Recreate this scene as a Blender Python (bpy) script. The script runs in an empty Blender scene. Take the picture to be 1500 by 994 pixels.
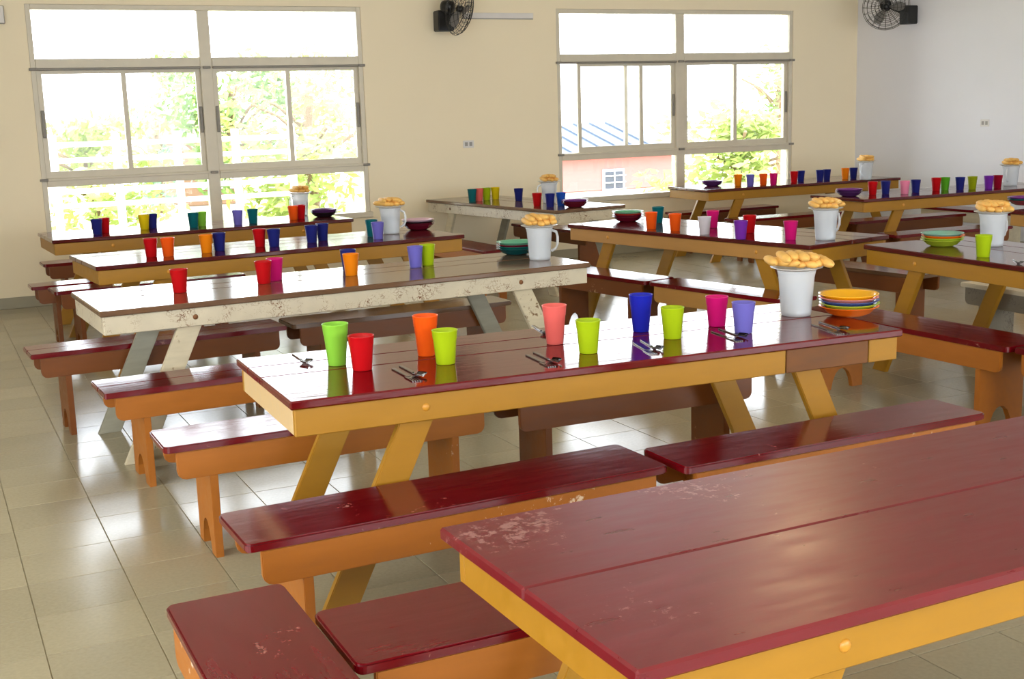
import bpy, bmesh, math, random
from mathutils import Matrix, Vector
random.seed(7)
scene = bpy.context.scene
COL = scene.collection
# ------------------------------------------------------------------ camera
F, PITCH, ROLL, CAMH, YAW = 1783.43, 0.186003, -0.030717, 1.6012, 0.449781
CX, CY = 750.0, 497.0
fw = Vector((0, math.cos(PITCH), -math.sin(PITCH))); up = Vector((0, math.sin(PITCH), math.cos(PITCH))); rt = Vector((1, 0, 0))
r2 = rt*math.cos(ROLL) + up*math.sin(ROLL); u2 = up*math.cos(ROLL) - rt*math.sin(ROLL)
def toworld(v):
    c, s = math.cos(YAW), math.sin(YAW)
    return Vector((c*v.x + s*v.y, -s*v.x + c*v.y, v.z))
FW, RT, UP = toworld(fw), toworld(r2), toworld(u2)
cam_data = bpy.data.cameras.new('camera'); cam = bpy.data.objects.new('camera', cam_data); COL.objects.link(cam)
M = Matrix((RT, UP, -FW)).transposed().to_4x4(); M.translation = Vector((0, 0, CAMH)); cam.matrix_world = M
cam_data.sensor_width = 36.0; cam_data.sensor_fit = 'HORIZONTAL'; cam_data.lens = F/1500*36; cam_data.clip_end = 200
scene.camera = cam
def ray(px): return FW + RT*((px[0]-CX)/F) - UP*((px[1]-CY)/F)
def U(px, z):                       # pixel -> point on the horizontal plane z
    d = ray(px); return Vector((0, 0, CAMH)) + d*((z-CAMH)/d.z)
def onY(px, y):
    d = ray(px); return Vector((0, 0, CAMH)) + d*(y/d.y)
def onX(px, x):
    d = ray(px); return Vector((0, 0, CAMH)) + d*(x/d.x)
def PJ(P):
    d = Vector(P) - Vector((0, 0, CAMH)); z = d.dot(FW)
    return (CX + F*d.dot(RT)/z, CY - F*d.dot(UP)/z, z)
# ------------------------------------------------------------------ world, light, exposure
SKY = 9.0
world = bpy.data.worlds.new('world'); scene.world = world; world.use_nodes = True
bg = world.node_tree.nodes['Background']; bg.inputs[0].default_value = (0.86, 0.93, 1.0, 1); bg.inputs[1].default_value = SKY
sun = bpy.data.lights.new('sun', 'SUN'); sun.energy = 4; sun.angle = 0.02; sun.color = (1.0, 0.95, 0.86)
so = bpy.data.objects.new('sun', sun); COL.objects.link(so); so.rotation_euler = (math.radians(24), 0, math.radians(-15)); so.location = (0, 0, 20)
vs = scene.view_settings
vs.view_transform = 'Standard'; vs.look = 'None'; vs.gamma = 1.0; vs.exposure = 0.15; vs.use_curve_mapping = False
scene.cycles.use_denoising = True
scene.cycles.max_bounces = 8; scene.cycles.diffuse_bounces = 5; scene.cycles.sample_clamp_indirect = 6.0
BACK, RIGHT, LEFT, FRONT, CEIL = 11.59, 10.29, -3.2, -3.6, 3.35
WINS = [(1.02, 4.07), (6.22, 9.33)]; WZ0, WZ1 = 0.62, 2.63
# windows in the walls behind and beside the camera let in the same daylight; portals only guide the sampling of the sky
FWINS = [(-2.4, 1.0), (2.2, 5.6), (6.4, 9.6)]
LWINS = [(-2.6, 0.8), (2.0, 5.0)]
def portal(loc, rot, sx, sy):
    l = bpy.data.lights.new('window_portal', 'AREA'); l.shape = 'RECTANGLE'; l.size = sx; l.size_y = sy; l.cycles.is_portal = True
    o = bpy.data.objects.new('window_portal', l); COL.objects.link(o); o.location = loc; o.rotation_euler = rot
for a, b in FWINS: portal(((a+b)/2, FRONT-0.1, 1.66), (math.radians(90), 0, 0), b-a, 2.08)
for a, b in LWINS: portal((LEFT-0.1, (a+b)/2, 1.66), (math.radians(90), 0, math.radians(-90)), b-a, 2.08)
for a, b in WINS: portal(((a+b)/2, BACK+0.15, (WZ0+WZ1)/2), (math.radians(-90), 0, 0), b-a, WZ1-WZ0)

# ------------------------------------------------------------------ materials
def lin(c):
    return tuple((x/255/12.92 if x/255 <= 0.04045 else ((x/255+0.055)/1.055)**2.4) for x in c)
def nodes(name):
    m = bpy.data.materials.new(name); m.use_nodes = True
    nt = m.node_tree; return m, nt, nt.nodes['Principled BSDF']
def plain(name, c, rough=0.5, metal=0.0, srgb=True, spec=0.5):
    m, nt, b = nodes(name); c = lin(c) if srgb else c
    tc = nt.nodes.new('ShaderNodeTexCoord'); n = nt.nodes.new('ShaderNodeTexNoise'); n.inputs['Scale'].default_value = 9
    nt.links.new(tc.outputs['Object'], n.inputs['Vector'])
    mx = nt.nodes.new('ShaderNodeMix'); mx.data_type = 'RGBA'
    mx.inputs['A'].default_value = (*[x*0.93 for x in c], 1); mx.inputs['B'].default_value = (*[min(1, x*1.06) for x in c], 1)
    nt.links.new(n.outputs['Fac'], mx.inputs['Factor']); nt.links.new(mx.outputs['Result'], b.inputs['Base Color'])
    b.inputs['Roughness'].default_value = rough; b.inputs['Metallic'].default_value = metal; b.inputs['Specular IOR Level'].default_value = spec
    return m
def paint(name, c, wear, amount=0.6, rough=0.3, scale=(3, 14, 14), fine=30, streak=0.25, bump=0.05, dust=0.0, chip=0.0):
    """painted wood: streaky tone, chips and scratches showing the under colour"""
    m, nt, b = nodes(name); N = nt.nodes; L = nt.links
    c = lin(c); wear = lin(wear)
    tc = N.new('ShaderNodeTexCoord'); oi = N.new('ShaderNodeObjectInfo')
    add = N.new('ShaderNodeVectorMath'); add.operation = 'ADD'; L.new(tc.outputs['Object'], add.inputs[0]); 
    sc = N.new('ShaderNodeVectorMath'); sc.operation = 'SCALE'; sc.inputs['Scale'].default_value = 37.0
    cmb = N.new('ShaderNodeCombineXYZ'); L.new(oi.outputs['Random'], cmb.inputs[0]); L.new(oi.outputs['Random'], cmb.inputs[1]); L.new(oi.outputs['Random'], cmb.inputs[2])
    L.new(cmb.outputs[0], sc.inputs[0]); L.new(sc.outputs[0], add.inputs[1])
    mp = N.new('ShaderNodeMapping'); mp.inputs['Scale'].default_value = scale; L.new(add.outputs[0], mp.inputs['Vector'])
    n1 = N.new('ShaderNodeTexNoise'); n1.inputs['Scale'].default_value = 2.0; n1.inputs['Detail'].default_value = 5; L.new(mp.outputs[0], n1.inputs['Vector'])
    n2 = N.new('ShaderNodeTexNoise'); n2.inputs['Scale'].default_value = fine; n2.inputs['Detail'].default_value = 6; n2.inputs['Roughness'].default_value = 0.7; L.new(add.outputs[0], n2.inputs['Vector'])
    m1 = N.new('ShaderNodeMix'); m1.data_type = 'RGBA'
    m1.inputs['A'].default_value = (*[x*(1-streak) for x in c], 1); m1.inputs['B'].default_value = (*[min(1, x*(1+streak)) for x in c], 1)
    L.new(n1.outputs['Fac'], m1.inputs['Factor'])
    n3 = N.new('ShaderNodeTexNoise'); n3.inputs['Scale'].default_value = 2.3; n3.inputs['Detail'].default_value = 3; L.new(add.outputs[0], n3.inputs['Vector'])
    mul = N.new('ShaderNodeMath'); mul.operation = 'MULTIPLY'; L.new(n2.outputs['Fac'], mul.inputs[0]); L.new(n3.outputs['Fac'], mul.inputs[1])
    rp = N.new('ShaderNodeValToRGB'); t = 0.46-0.16*amount; rp.color_ramp.elements[0].position = t; rp.color_ramp.elements[1].position = t+0.05
    L.new(mul.outputs[0], rp.inputs[0])
    m2 = N.new('ShaderNodeMix'); m2.data_type = 'RGBA'; m2.inputs['B'].default_value = (*wear, 1)
    L.new(rp.outputs[0], m2.inputs['Factor']); L.new(m1.outputs['Result'], m2.inputs['A']); L.new(m2.outputs['Result'], b.inputs['Base Color'])
    mr = N.new('ShaderNodeMapRange'); mr.inputs['To Min'].default_value = rough*0.75; mr.inputs['To Max'].default_value = rough*1.35+dust
    L.new(n1.outputs['Fac'], mr.inputs['Value']); L.new(mr.outputs[0], b.inputs['Roughness'])
    bp = N.new('ShaderNodeBump'); bp.inputs['Strength'].default_value = bump; bp.inputs['Distance'].default_value = 0.01
    L.new(n1.outputs['Fac'], bp.inputs['Height']); L.new(bp.outputs[0], b.inputs['Normal'])
    return m
def scratched(name, c, under, rough=0.5):
    """old white paint crossed by thin brown scratches"""
    m, nt, b = nodes(name); N = nt.nodes; L = nt.links; c = lin(c); under = lin(under)
    tc = N.new('ShaderNodeTexCoord')
    vo = N.new('ShaderNodeTexVoronoi'); vo.feature = 'DISTANCE_TO_EDGE'; vo.inputs['Scale'].default_value = 26
    nz = N.new('ShaderNodeTexNoise'); nz.inputs['Scale'].default_value = 11; nz.inputs['Detail'].default_value = 4; L.new(tc.outputs['Object'], nz.inputs['Vector'])
    ad = N.new('ShaderNodeVectorMath'); ad.operation = 'ADD'; L.new(tc.outputs['Object'], ad.inputs[0])
    s = N.new('ShaderNodeVectorMath'); s.operation = 'SCALE'; s.inputs['Scale'].default_value = 0.35; L.new(nz.outputs['Color'], s.inputs[0]); L.new(s.outputs[0], ad.inputs[1])
    mpv = N.new('ShaderNodeMapping'); mpv.inputs['Scale'].default_value = (0.55, 1, 1.2); L.new(ad.outputs[0], mpv.inputs['Vector']); L.new(mpv.outputs[0], vo.inputs['Vector'])
    lt = N.new('ShaderNodeMath'); lt.operation = 'LESS_THAN'; lt.inputs[1].default_value = 0.05; L.new(vo.outputs['Distance'], lt.inputs[0])
    n2 = N.new('ShaderNodeTexNoise'); n2.inputs['Scale'].default_value = 5; n2.inputs['Detail'].default_value = 8; n2.inputs['Roughness'].default_value = 0.75; L.new(tc.outputs['Object'], n2.inputs['Vector'])
    rp = N.new('ShaderNodeValToRGB'); rp.color_ramp.elements[0].position = 0.48; rp.color_ramp.elements[1].position = 0.60; L.new(n2.outputs['Fac'], rp.inputs[0])
    mu = N.new('ShaderNodeMath'); mu.operation = 'MULTIPLY'; L.new(lt.outputs[0], mu.inputs[0]); L.new(rp.outputs[0], mu.inputs[1])
    m1 = N.new('ShaderNodeMix'); m1.data_type = 'RGBA'; m1.inputs['A'].default_value = (*[x*0.75 for x in c], 1); m1.inputs['B'].default_value = (*c, 1); L.new(nz.outputs['Fac'], m1.inputs['Factor'])
    m2 = N.new('ShaderNodeMix'); m2.data_type = 'RGBA'; m2.inputs['B'].default_value = (*under, 1); L.new(mu.outputs[0], m2.inputs['Factor']); L.new(m1.outputs['Result'], m2.inputs['A'])
    L.new(m2.outputs['Result'], b.inputs['Base Color']); b.inputs['Roughness'].default_value = rough
    return m
def plastic(name, c, trans=0.25, rough=0.28):
    m, nt, b = nodes(name); N = nt.nodes; L = nt.links; c = lin(c)
    b.inputs['Base Color'].default_value = (*c, 1); b.inputs['Roughness'].default_value = rough
    tr = N.new('ShaderNodeBsdfTranslucent'); tr.inputs['Color'].default_value = (*c, 1)
    mx = N.new('ShaderNodeMixShader'); mx.inputs[0].default_value = trans
    L.new(b.outputs[0], mx.inputs[1]); L.new(tr.outputs[0], mx.inputs[2]); L.new(mx.outputs[0], N['Material Output'].inputs['Surface'])
    return m
MAT = {}
RED_WEAR = (150, 96, 88)
MAT['red_front'] = paint('scuffed_red_paint', (104, 15, 24), (150, 100, 96), 0.5, 0.27, fine=48, streak=0.22, dust=0.06, bump=0.04)
MAT['red_gloss'] = paint('glossy_red_paint', (94, 6, 12), (126, 64, 50), 0.2, 0.1, streak=0.2, bump=0.05)
MAT['red_seat'] = paint('worn_red_seat_paint', (100, 7, 16), (170, 116, 104), 0.52, 0.14, fine=42, streak=0.25, bump=0.06)
MAT['maroon'] = paint('dark_maroon_paint', (80, 22, 22), (110, 70, 56), 0.2, 0.1, streak=0.25, bump=0.03)
MAT['brown_top'] = paint('brown_varnish', (104, 76, 54), (70, 50, 36), 0.25, 0.12, streak=0.25, bump=0.03)
MAT['yellow'] = paint('ochre_yellow_paint', (160, 112, 18), (150, 96, 40), 0.3, 0.42, streak=0.12)
MAT['tan'] = paint('pale_ochre_paint', (176, 128, 64), (150, 104, 56), 0.3, 0.42, streak=0.12)
MAT['orange'] = paint('orange_brown_paint', (164, 96, 26), (222, 196, 168), 0.48, 0.42, streak=0.14)
MAT['brown'] = paint('dull_brown_paint', (114, 60, 12), (190, 150, 110), 0.3, 0.4, streak=0.15)
MAT['raw'] = paint('raw_brown_wood', (112, 68, 28), (96, 60, 30), 0.5, 0.6, streak=0.35)
MAT['white_old'] = scratched('scratched_white_paint', (206, 194, 168), (112, 74, 44))
MAT['white_leg'] = paint('worn_white_paint', (196, 184, 156), (120, 92, 62), 0.5, 0.5)
MAT['grey_leg'] = paint('grey_primer', (150, 146, 128), (110, 90, 66), 0.4, 0.5)
MAT['weathered'] = scratched('weathered_grey_paint', (132, 122, 104), (70, 54, 42))
MAT['window_lit_end'] = paint('window_lit_paint', (200, 170, 124), (150, 110, 64), 0.3, 0.45, streak=0.1)  # end aprons of the cup table: reflected window light painted in as paler colour
MAT['steel'] = plain('dark_steel', (120, 116, 112), 0.22, 1.0)
MAT['bolt'] = plain('painted_bolt', (196, 136, 44), 0.35)
MAT['alu'] = plain('cream_painted_frame', (205, 196, 176), 0.4)
MAT['latch'] = plain('grey_latch', (128, 122, 112), 0.45)
MAT['black'] = plain('black_plastic', (22, 21, 20), 0.35)
MAT['grey'] = plain('grey_metal', (150, 146, 140), 0.4)
MAT['outlet'] = plain('white_outlet_plastic', (215, 210, 205), 0.4)
MAT['bread'] = paint('golden_crust', (226, 176, 92), (240, 214, 160), 0.7, 0.6, scale=(20, 20, 20), fine=60, streak=0.25)
MAT['tray'] = plastic('clear_white_plastic', (230, 228, 220), 0.3, 0.3)
# glass
m, nt, b = nodes('window_glass'); N = nt.nodes; L = nt.links
tb = N.new('ShaderNodeBsdfTransparent'); gl = N.new('ShaderNodeBsdfGlossy'); gl.inputs['Roughness'].default_value = 0.02
fr = N.new('ShaderNodeFresnel'); fr.inputs[0].default_value = 1.3; mx = N.new('ShaderNodeMixShader')
L.new(fr.outputs[0], mx.inputs[0]); L.new(tb.outputs[0], mx.inputs[1]); L.new(gl.outputs[0], mx.inputs[2]); L.new(mx.outputs[0], N['Material Output'].inputs['Surface'])
MAT['glass'] = m
# frosted pitcher
m, nt, b = nodes('frosted_plastic'); N = nt.nodes; L = nt.links
b.inputs['Base Color'].default_value = (0.86, 0.88, 0.9, 1); b.inputs['Roughness'].default_value = 0.22
tr = N.new('ShaderNodeBsdfTranslucent'); tr.inputs[0].default_value = (0.92, 0.94, 0.96, 1)
tp = N.new('ShaderNodeBsdfTransparent'); m1 = N.new('ShaderNodeMixShader'); m1.inputs[0].default_value = 0.4; m2 = N.new('ShaderNodeMixShader'); m2.inputs[0].default_value = 0.45
L.new(b.outputs[0], m1.inputs[1]); L.new(tr.outputs[0], m1.inputs[2]); L.new(m1.outputs[0], m2.inputs[1]); L.new(tp.outputs[0], m2.inputs[2]); L.new(m2.outputs[0], N['Material Output'].inputs['Surface'])
MAT['frost'] = m
m, nt, b = nodes('water'); b.inputs['Base Color'].default_value = (0.9, 0.95, 1, 1); b.inputs['Roughness'].default_value = 0.05; b.inputs['Transmission Weight'].default_value = 0.9; b.inputs['IOR'].default_value = 1.33
MAT['water'] = m
# walls, ceiling, floor
def plaster(name, c):
    m, nt, b = nodes(name); N = nt.nodes; L = nt.links; c = lin(c)
    tc = N.new('ShaderNodeTexCoord'); n = N.new('ShaderNodeTexNoise'); n.inputs['Scale'].default_value = 1.5; n.inputs['Detail'].default_value = 4; L.new(tc.outputs['Object'], n.inputs['Vector'])
    mx = N.new('ShaderNodeMix'); mx.data_type = 'RGBA'; mx.inputs['A'].default_value = (*[x*0.96 for x in c], 1); mx.inputs['B'].default_value = (*[min(1, x*1.03) for x in c], 1)
    L.new(n.outputs['Fac'], mx.inputs['Factor']); L.new(mx.outputs['Result'], b.inputs['Base Color']); b.inputs['Roughness'].default_value = 0.7
    n2 = N.new('ShaderNodeTexNoise'); n2.inputs['Scale'].default_value = 120; L.new(tc.outputs['Object'], n2.inputs['Vector'])
    bp = N.new('ShaderNodeBump'); bp.inputs['Strength'].default_value = 0.04; L.new(n2.outputs['Fac'], bp.inputs['Height']); L.new(bp.outputs[0], b.inputs['Normal'])
    return m
MAT['wall'] = plaster('cream_plaster', (236, 222, 192))
MAT['wall_r'] = plaster('pale_plaster', (228, 228, 234))
MAT['ceil'] = plaster('white_ceiling_plaster', (236, 230, 216))
MAT['skirting'] = plain('grey_skirting_tile', (150, 142, 120), 0.35)
m, nt, b = nodes('terrazzo_tile'); N = nt.nodes; L = nt.links
tc = N.new('ShaderNodeTexCoord'); gm = N.new('ShaderNodeNewGeometry'); oi = N.new('ShaderNodeObjectInfo')
n = N.new('ShaderNodeTexNoise'); n.inputs['Scale'].default_value = 70; n.inputs['Detail'].default_value = 4; L.new(gm.outputs['Position'], n.inputs['Vector'])
nl = N.new('ShaderNodeTexNoise'); nl.inputs['Scale'].default_value = 1.3; nl.inputs['Detail'].default_value = 5; L.new(gm.outputs['Position'], nl.inputs['Vector'])
mx = N.new('ShaderNodeMix'); mx.data_type = 'RGBA'; mx.inputs['A'].default_value = (*lin((138, 128, 102)), 1); mx.inputs['B'].default_value = (*lin((178, 168, 140)), 1)
ad = N.new('ShaderNodeMath'); ad.operation = 'MULTIPLY_ADD'; ad.inputs[1].default_value = 0.5; L.new(n.outputs['Fac'], ad.inputs[0])
m5 = N.new('ShaderNodeMath'); m5.operation = 'MULTIPLY_ADD'; m5.inputs[1].default_value = 0.5; m5.inputs[2].default_value = -0.02; L.new(nl.outputs['Fac'], m5.inputs[0]); L.new(m5.outputs[0], ad.inputs[2])
L.new(ad.outputs[0], mx.inputs['Factor'])
hsv = N.new('ShaderNodeHueSaturation'); mr = N.new('ShaderNodeMapRange'); mr.inputs['To Min'].default_value = 0.92; mr.inputs['To Max'].default_value = 1.06; L.new(oi.outputs['Random'], mr.inputs['Value']); L.new(mr.outputs[0], hsv.inputs['Value'])
L.new(mx.outputs['Result'], hsv.inputs['Color']); L.new(hsv.outputs[0], b.inputs['Base Color'])
rr = N.new('ShaderNodeMapRange'); rr.inputs['To Min'].default_value = 0.10; rr.inputs['To Max'].default_value = 0.28; L.new(nl.outputs['Fac'], rr.inputs['Value']); L.new(rr.outputs[0], b.inputs['Roughness'])
MAT['tile'] = m
MAT['grout'] = plain('tan_grout', (142, 128, 98), 0.7)

# ------------------------------------------------------------------ mesh helpers
CACHE = {}
def to_mesh(bm, name, mat, smooth=False):
    bmesh.ops.recalc_face_normals(bm, faces=bm.faces)
    me = bpy.data.meshes.new(name); bm.to_mesh(me); bm.free()
    me.materials.append(mat)
    if smooth:
        for f in me.polygons: f.use_smooth = True
    return me
def add_box(bm, x0, x1, y0, y1, z0, z1):
    v = [bm.verts.new((x, y, z)) for z in (z0, z1) for y in (y0, y1) for x in (x0, x1)]
    for q in ((0, 2, 3, 1), (4, 5, 7, 6), (0, 1, 5, 4), (2, 6, 7, 3), (0, 4, 6, 2), (1, 3, 7, 5)): bm.faces.new([v[i] for i in q])
    return v
def box_mesh(name, x0, x1, y0, y1, z0, z1, mat, bev=0.004):
    bm = bmesh.new(); add_box(bm, x0, x1, y0, y1, z0, z1)
    if bev: bmesh.ops.bevel(bm, geom=list(bm.edges), offset=bev, segments=1, affect='EDGES')
    return to_mesh(bm, name, mat)
def prism_mesh(name, pts, axis, a, b, mat, bev=0.0):
    """outline pts extruded along axis from a to b; pts are (x,y) for z, (x,z) for y, (y,z) for x"""
    bm = bmesh.new()
    def P(p, t): return {'z': (p[0], p[1], t), 'y': (p[0], t, p[1]), 'x': (t, p[0], p[1])}[axis]
    lo = [bm.verts.new(P(p, a)) for p in pts]; hi = [bm.verts.new(P(p, b)) for p in pts]
    fa = bm.faces.new(lo); fb = bm.faces.new(hi[::-1]); n = len(pts)
    for i in range(n): bm.faces.new((lo[i], lo[(i+1) % n], hi[(i+1) % n], hi[i]))
    if bev:
        ed = set(fa.edges) | set(fb.edges)
        bmesh.ops.bevel(bm, geom=list(ed), offset=bev, segments=2, affect='EDGES')
    return to_mesh(bm, name, mat)
def lathe_mesh(name, prof, mat, seg=24, closed=False):
    bm = bmesh.new(); rings = []
    for r, z in prof:
        if r < 1e-6: rings.append([bm.verts.new((0, 0, z))])
        else: rings.append([bm.verts.new((r*math.cos(2*math.pi*i/seg), r*math.sin(2*math.pi*i/seg), z)) for i in range(seg)])
    for A, B in zip(rings, rings[1:]):
        for i in range(seg):
            j = (i+1) % seg
            q = [A[i % len(A)], A[j % len(A)], B[j % len(B)], B[i % len(B)]]
            q = list(dict.fromkeys(q))
            if len(q) > 2: bm.faces.new(q)
    return to_mesh(bm, name, mat, True)
def tube(bm, pts, r, seg=8, closed=False):
    pts = [Vector(p) for p in pts]; rings = []; n = len(pts)
    for i, p in enumerate(pts):
        if closed: d = pts[(i+1) % n]-pts[i-1]
        else: d = pts[min(i+1, n-1)]-pts[max(i-1, 0)]
        d.normalize(); a = d.orthogonal() if abs(d.z) > 0.95 else d.cross(Vector((0, 0, 1))); a.normalize(); c = d.cross(a)
        rings.append([bm.verts.new(p + a*(r*math.cos(2*math.pi*k/seg)) + c*(r*math.sin(2*math.pi*k/seg))) for k in range(seg)])
    for i in range(n if closed else n-1):
        A, B = rings[i], rings[(i+1) % n]
        for k in range(seg): bm.faces.new((A[k], A[(k+1) % seg], B[(k+1) % seg], B[k]))
    if not closed: bm.faces.new(rings[0][::-1]); bm.faces.new(rings[-1])
def obj(name, me, parent=None, loc=(0, 0, 0), rot=(0, 0, 0), label=None, cat=None, group=None, kind=None):
    o = bpy.data.objects.new(name, me); COL.objects.link(o); o.parent = parent; o.location = loc; o.rotation_euler = rot
    for k, v in (('label', label), ('category', cat), ('group', group), ('kind', kind)):
        if v: o[k] = v
    return o
def thing(name, label, cat, loc, rot=(0, 0, 0), group=None): return obj(name, None, None, loc, rot, label, cat, group)
def rounded(x0, x1, y0, y1, r, n=4):
    out = []
    for cx, cy, a0 in ((x1-r, y1-r, 0), (x0+r, y1-r, 90), (x0+r, y0+r, 180), (x1-r, y0+r, 270)):
        for k in range(n+1):
            a = math.radians(a0+90*k/n); out.append((cx+r*math.cos(a), cy+r*math.sin(a)))
    return out

# ------------------------------------------------------------------ room shell
def wall_mesh(name, along, s0, s1, d0, d1, holes, mat, zt=CEIL):
    bm = bmesh.new()
    def bx(a, b, z0, z1):
        if b-a < 1e-4 or z1-z0 < 1e-4: return
        if along == 'x': add_box(bm, a, b, d0, d1, z0, z1)
        else: add_box(bm, d0, d1, a, b, z0, z1)
    cur = s0
    for a, b, z0, z1 in holes:
        bx(cur, a, 0, zt); bx(a, b, 0, z0); bx(a, b, z1, zt); cur = b
    bx(cur, s1, 0, zt)
    return to_mesh(bm, name, mat)
obj('wall_back', wall_mesh('wall_back', 'x', LEFT-0.2, RIGHT+0.2, BACK, BACK+0.2, [(a, b, WZ0, WZ1) for a, b in WINS], MAT['wall']), kind='structure')
obj('wall_right', wall_mesh('wall_right', 'y', FRONT, BACK, RIGHT, RIGHT+0.2, [], MAT['wall_r']), kind='structure')
obj('wall_left', wall_mesh('wall_left', 'y', FRONT, BACK, LEFT-0.2, LEFT, [(a, b, WZ0, 2.7) for a, b in LWINS], MAT['wall']), kind='structure')
obj('wall_front', wall_mesh('wall_front', 'x', LEFT-0.2, RIGHT+0.2, FRONT-0.2, FRONT, [(a, b, WZ0, 2.7) for a, b in FWINS], MAT['wall']), kind='structure')
obj('ceiling', box_mesh('ceiling', LEFT-0.2, RIGHT+0.2, FRONT-0.2, BACK+0.2, CEIL, CEIL+0.15, MAT['ceil'], 0), kind='structure')
# floor: slab with grout and single tiles
TS = 0.325; TX0, TY0 = 0.21, 3.79
floor = obj('floor', box_mesh('floor', LEFT-0.2, RIGHT+0.2, FRONT-0.2, BACK+0.2, -0.2, -0.003, MAT['grout'], 0), kind='structure')
tile_me = box_mesh('tile', 0.0015, TS-0.0015, 0.0015, TS-0.0015, -0.012, 0.0, MAT['tile'], 0.0012)
cand = []; rest = bmesh.new()
i0, i1 = math.ceil((LEFT-TX0)/TS), math.floor((RIGHT-TX0)/TS)-1
j0, j1 = math.ceil((FRONT-TY0)/TS), math.floor((BACK-TY0)/TS)-1
for i in range(i0, i1+1):
    for j in range(j0, j1+1):
        x, y = TX0+i*TS, TY0+j*TS
        c = Vector((x+TS/2, y+TS/2, 0)); vis = False
        if (c-Vector((0, 0, CAMH))).dot(FW) > 0.5:
            px, py, dz = PJ(c); vis = -60 < px < 1560 and 300 < py < 1080
        if vis:
            # open floor on the left and between the near rows shows most
            hid = 1.0 if x < 1.2 else (1.35 if x < 4.4 else 1.7)
            cand.append((dz*hid, x, y))
        else: add_box(rest, x+.0015, x+TS-.0015, y+.0015, y+TS-.0015, -0.012, 0)
cand.sort()
for k, (d, x, y) in enumerate(cand):
    if k < 300: obj('tile', tile_me, floor, (x, y, 0))
    else: add_box(rest, x+.0015, x+TS-.0015, y+.0015, y+TS-.0015, -0.012, 0)
obj('tiles_beyond', to_mesh(rest, 'tiles_beyond', MAT['tile']), floor, kind='stuff')
obj('baseboard_back', box_mesh('baseboard_back', LEFT, RIGHT-0.013, BACK-0.012, BACK, 0, 0.1, MAT['skirting'], 0.003), kind='structure')
obj('baseboard_right', box_mesh('baseboard_right', RIGHT-0.012, RIGHT, FRONT, BACK, 0, 0.1, MAT['skirting'], 0.003), kind='structure')

# ------------------------------------------------------------------ windows
def bar(name, par, x0, x1, y0, y1, z0, z1, mat='alu', bev=0.004):
    cx, cy, cz = (x0+x1)/2, (y0+y1)/2, (z0+z1)/2
    return obj(name, box_mesh(name, x0-cx, x1-cx, y0-cy, y1-cy, z0-cz, z1-cz, MAT[mat], bev), par, (cx, cy, cz))
def sash(par, x0, x1, y, z0, z1, handle_left=None):
    w = 0.042
    bm = bmesh.new(); add_box(bm, x0, x0+w, y, y+.025, z0, z1); add_box(bm, x1-w, x1, y, y+.025, z0, z1); add_box(bm, x0+w, x1-w, y, y+.025, z0, z0+w+.015); add_box(bm, x0+w, x1-w, y, y+.025, z1-w, z1)
    s = obj('sash', to_mesh(bm, 'sash', MAT['alu']), par)
    obj('pane', box_mesh('pane', x0+w, x1-w, y+.010, y+.014, z0+w+.015, z1-w, MAT['glass'], 0), s)
    if handle_left is not None:
        hx = x0+.004 if handle_left else x1-.031
        obj('latch', box_mesh('latch', hx, hx+.027, y-.016, y, (z0+z1)/2-.12, (z0+z1)/2+.12, MAT['latch'], 0.004), s)
def make_window(name, x0, x1, splits):
    w = obj(name, None, kind='structure')
    ya, yb = BACK+0.005, BACK+0.085; xm = (x0+x1)/2
    f = 0.045
    bar('frame_jamb', w, x0, x0+f, ya, yb, WZ0, WZ1); bar('frame_jamb', w, x1-f, x1, ya, yb, WZ0, WZ1)
    bar('frame_head', w, x0+f, x1-f, ya, yb, WZ1-f, WZ1); bar('frame_sill', w, x0-.02, x1+.02, BACK-.03, yb, WZ0-.025, WZ0+.03)
    bar('mullion', w, xm-.055, xm+.055, ya, yb, WZ0+.03, WZ1-f)
    for a, b in ((x0+f, xm-.055), (xm+.055, x1-f)):
        bar('transom', w, a, b, ya-.004, yb, 2.075, 2.165); bar('transom', w, a, b, ya-.004, yb, 1.05, 1.13)
        bar('sash_track', w, a, b, ya-.02, ya-.004, 2.062, 2.085, 'latch'); bar('sash_track', w, a, b, ya-.02, ya-.004, 1.105, 1.125, 'alu')
        bar('pane', w, a, b, ya+.03, ya+.034, 2.165, WZ1-f, 'glass', 0); bar('pane', w, a, b, ya+.03, ya+.034, WZ0+.03, 1.05, 'glass', 0)
    for a, b, yy, h in splits: sash(w, a, b, BACK+yy, 1.13, 2.075, h)
    for xx in (x0+.02, xm, x1-.02):
        for zz in (2.075, 1.115): bar('latch', w, xx-.035, xx+.035, ya-.03, ya-.004, zz-.012, zz+.012, 'latch')
    return w
(a, b), (c, d) = WINS
xm = (a+b)/2
make_window('window_1', a, b, [(a+.045, a+.80, .012, True), (a+.76, xm-.055, .045, False), (xm+.055, xm+.79, .012, True), (xm+.75, b-.045, .045, False)])
xm = (c+d)/2
make_window('window_2', c, d, [(c+.25, c+1.07, .012, None), (c+.85, xm-.055, .045, False), (xm+.055, xm+.77, .012, None), (xm+.73, d-.045, .045, False)])

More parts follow.
